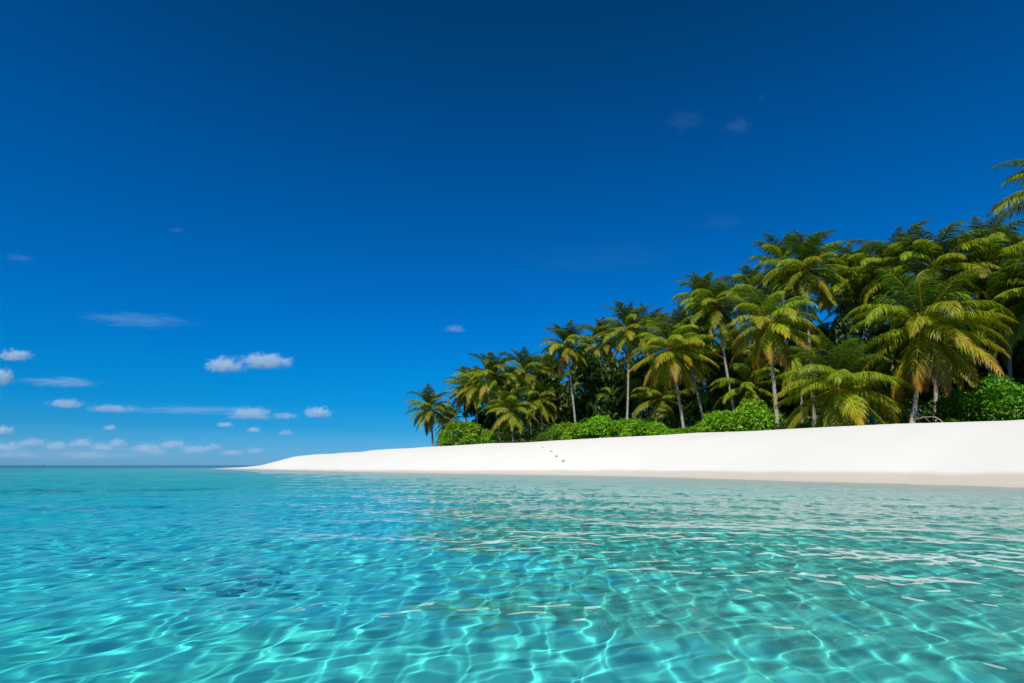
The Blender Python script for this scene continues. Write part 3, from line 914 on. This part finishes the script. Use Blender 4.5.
# the bank of little cumulus that stands along the horizon
BANK = [(8, 448, 40, 12), (32, 443, 34, 10), (58, 446, 30, 10), (82, 443, 26, 10), (104, 447, 30, 9), (118, 443, 22, 9), (146, 448, 34, 9), (152, 452, 40, 8), (172, 445, 34, 10),
        (196, 450, 36, 9), (214, 447, 20, 8), (232, 453, 30, 7), (255, 451, 24, 7), (20, 455, 60, 8), (90, 455, 60, 8)]
NEAR = ["at the far left end", "second from the left end", "under the long flat cloud's left end", "broad and flat under the long flat cloud", "with a ragged top under the long flat cloud's right end",
        "small and tufted beside the ragged one", "brightest and widest near the middle", "low and stretched beneath the brightest one", "tufted, at the right of the brightest one",
        "pale, left of the spit's waterline tip", "small one above the spit's waterline tip", "thin low one over the spit's tip", "last faint one, over the rising sand of the spit",
        "low hazy one beneath the left end", "low hazy one beneath the middle"]
for (px, py, w, h), lb in zip(BANK, NEAR):
    cloud(px, py, w, h, 20000, "cumulus in the horizon bank, " + lb, False, .42 if h > 8 else .28, group="cumulus bank along the horizon")

# ------------------------------------------------------------------ small things
M_WHITE = plain_material("boat_paint", (0.75, 0.76, 0.78), (0.82, 0.82, 0.82), 0.35)
M_DARKGLASS = plain_material("boat_window", (0.02, 0.03, 0.04), (0.03, 0.04, 0.05), 0.15)
def boat():
    p = at(42, 465.4, 1000)
    root = bpy.data.objects.new("motor_boat", None); link(root); root.location = (p.x, p.y, 0)
    root.rotation_euler.z = .5
    tag(root, "tiny white motor boat far off on the horizon at the left", "boat")
    bm = bmesh.new()
    secs = []
    for x, w, z0 in ((-4.2, 1.25, -.35), (-2, 1.4, -.4), (1, 1.35, -.4), (3, .9, -.25), (4.6, .08, .25)):
        secs.append([bm.verts.new((x, -w, .9 + max(0, x) * .08)), bm.verts.new((x, -w * .75, .1)), bm.verts.new((x, 0, z0)), bm.verts.new((x, w * .75, .1)), bm.verts.new((x, w, .9 + max(0, x) * .08))])
    for a, b in zip(secs, secs[1:]):
        for i in range(4):
            bm.faces.new((a[i], a[i + 1], b[i + 1], b[i]))
        bm.faces.new((a[4], a[0], b[0], b[4]))
    bm.faces.new(secs[0]); bm.faces.new(secs[-1][::-1])
    link(bpy.data.objects.new("hull", bm_mesh("hull", bm, M_WHITE, False)), root)
    def prism(name, xs, z0, z1, w, mat, par):
        bm = bmesh.new()
        bot = [bm.verts.new(v) for v in ((xs[0], -w, z0), (xs[1], -w, z0), (xs[1], w, z0), (xs[0], w, z0))]
        top = [bm.verts.new(v) for v in ((xs[0] + .2, -w * .9, z1), (xs[1] - .7, -w * .9, z1), (xs[1] - .7, w * .9, z1), (xs[0] + .2, w * .9, z1))]
        for i in range(4):
            bm.faces.new((bot[i], bot[(i + 1) % 4], top[(i + 1) % 4], top[i]))
        bm.faces.new(bot[::-1]); bm.faces.new(top)
        return link(bpy.data.objects.new(name, bm_mesh(name, bm, mat, False)), par)
    cab = prism("cabin", (-2.2, 2.4), .91, 2.1, 1.0, M_WHITE, root)
    prism("window", (-1.6, 2.32), 1.3, 1.8, 1.02, M_DARKGLASS, cab)
    prism("roof", (-2.6, 2.0), 2.11, 2.22, 1.15, M_WHITE, cab)
boat()

M_HUSK = plain_material("dry_husk", (0.36, 0.28, 0.17), (0.55, 0.45, 0.31), 0.9, 14.0)
def ground_at(px, py):
    """where the line of sight through a pixel meets the sand"""
    d = ray_dir(px, py); lo = 12.0
    for k in range(4000):
        q = lo + k * .05
        x, y, z = d.x / d.y * q, q, CAM_Z + d.z / d.y * q
        if z < gz(x, y) and gz(x, y) > 0.2:
            return Vector((x, y, gz(x, y)))
    return Vector((0, 60, 1))
HUSKS = [(563.5, 461.5, .15, "dry tan coconut husk lowest of the four on the sand slope"),
         (556.5, 456.8, .14, "dry brown coconut husk just above the lowest one on the sand slope"),
         (551.3, 451.8, .11, "small brown coconut husk, second from the top of the row on the sand"),
         (542.5, 447.4, .08, "tiny coconut husk at the top of the row on the sand")]
for i, (px, py, r0, label) in enumerate(HUSKS):
    p = ground_at(px, py)
    rr = random.Random(i); bm = bmesh.new(); ico(bm, (0, 0, 0), r0, 2, (1.35, .9, .72))
    for v in bm.verts:
        v.co *= 1 + .14 * math.sin(v.co.x * 9 / r0 * .3 + i) * math.cos(v.co.y * 11 / r0 * .3) + rr.uniform(-.05, .05)
    o = link(bpy.data.objects.new("coconut_husk", bm_mesh("coconut_husk", bm, M_HUSK))); o.location = p + Vector((0, 0, r0 * .3)); o.rotation_euler = (rr.uniform(-.3, .3), rr.uniform(-.3, .3), rr.uniform(0, 6))
    tag(o, label, "husk", "coconut husks on the sand")

# bare fallen branch under the largest palm
M_DRIFT = plain_material("bleached_wood", (0.24, 0.17, 0.11), (0.42, 0.31, 0.22), 0.85, 5.0)
def fallen_branch():
    a, b, c = at(915, 421, 42.5), at(934, 416.5, 42.8), at(946, 424.5, 42.2)
    bm = bmesh.new()
    tube(bm, [b, b + (c - b) * .5 + Vector((0, 0, .05)), c + Vector((0, 0, -.1))], [.05, .055, .06], 7)
    tube(bm, [b + (c - b) * .05, (a + b) / 2 + Vector((0, 0, .12)), a + Vector((0, 0, .12))], [.045, .035, .022], 6)
    tube(bm, [(a + b) / 2 + Vector((0, 0, .12)), (a + b) / 2 + Vector((.5, .2, -.25)), (a + b) / 2 + Vector((.9, .2, -.7))], [.03, .022, .015], 5)
    o = link(bpy.data.objects.new("fallen_branch", bm_mesh("fallen_branch", bm, M_DRIFT)))
    tag(o, "bare fallen branch lying at the sand's edge right of the largest palm's trunk", "branch")
fallen_branch()

# dark coral heads on the sea floor
M_CORAL = plain_material("coral_rock", (0.16, 0.18, 0.13), (0.36, 0.36, 0.27), 0.95, 3.0)
def refract_floor(px, py):
    """floor point seen through the calm surface at a pixel"""
    d = ray_dir(px, py).normalized(); t = CAM_Z / -d.z
    p = Vector((d.x * t, d.y * t, 0))
    h = math.hypot(d.x, d.y); s = h / 1.33; c = math.sqrt(1 - s * s)
    dep = -gz(p.x, p.y)
    return Vector((p.x + d.x / h * s / c * dep, p.y + d.y / h * s / c * dep, 0))
CORALS = [(280, 581, .50, .34, .12, "dark coral head in the middle of the turquoise shallows"), (305, 573, .30, .2, .10, "smaller coral head just behind the dark one in the middle of the shallows"),
          (150, 556, .7, .3, .12, "long dark coral patch in the left half of the shallows"), (92, 553, .45, .22, .10, "dark coral patch left of the long one"),
          (170, 505, 2.0, .8, .22, "wide dark coral patch farther out on the left"), (84, 490, 4.5, 1.5, .3, "broad dark patch of low lumps far out on the left")]  # the last entry is just a broad dark patch of low lumps
for i, (px, py, wx, wy, hz, label) in enumerate(CORALS):
    if not label:
        continue
    p = refract_floor(px, py); rr = np.random.RandomState(i + 60)
    bm = bmesh.new()
    m_ = min(wx, wy)
    for k in range(34):
        q = (rr.normal(0, .62) * wx, rr.normal(0, .62) * wy, 0)
        ico(bm, q, rr.uniform(.10, .32) * m_, 1, (1.3, 1, .55))
    for v in bm.verts:
        v.co += Vector(rr.uniform(-.03, .03, 3) * m_)
    o = link(bpy.data.objects.new("coral_head", bm_mesh("coral_head", bm, M_CORAL))); o.location = (p.x, p.y, gz(p.x, p.y) - .03)
    o.rotation_euler.z = -math.atan2(p.x, p.y) * .6
    tag(o, label, "coral", "coral heads on the sea floor")
    o.cycles.is_caustics_receiver = True
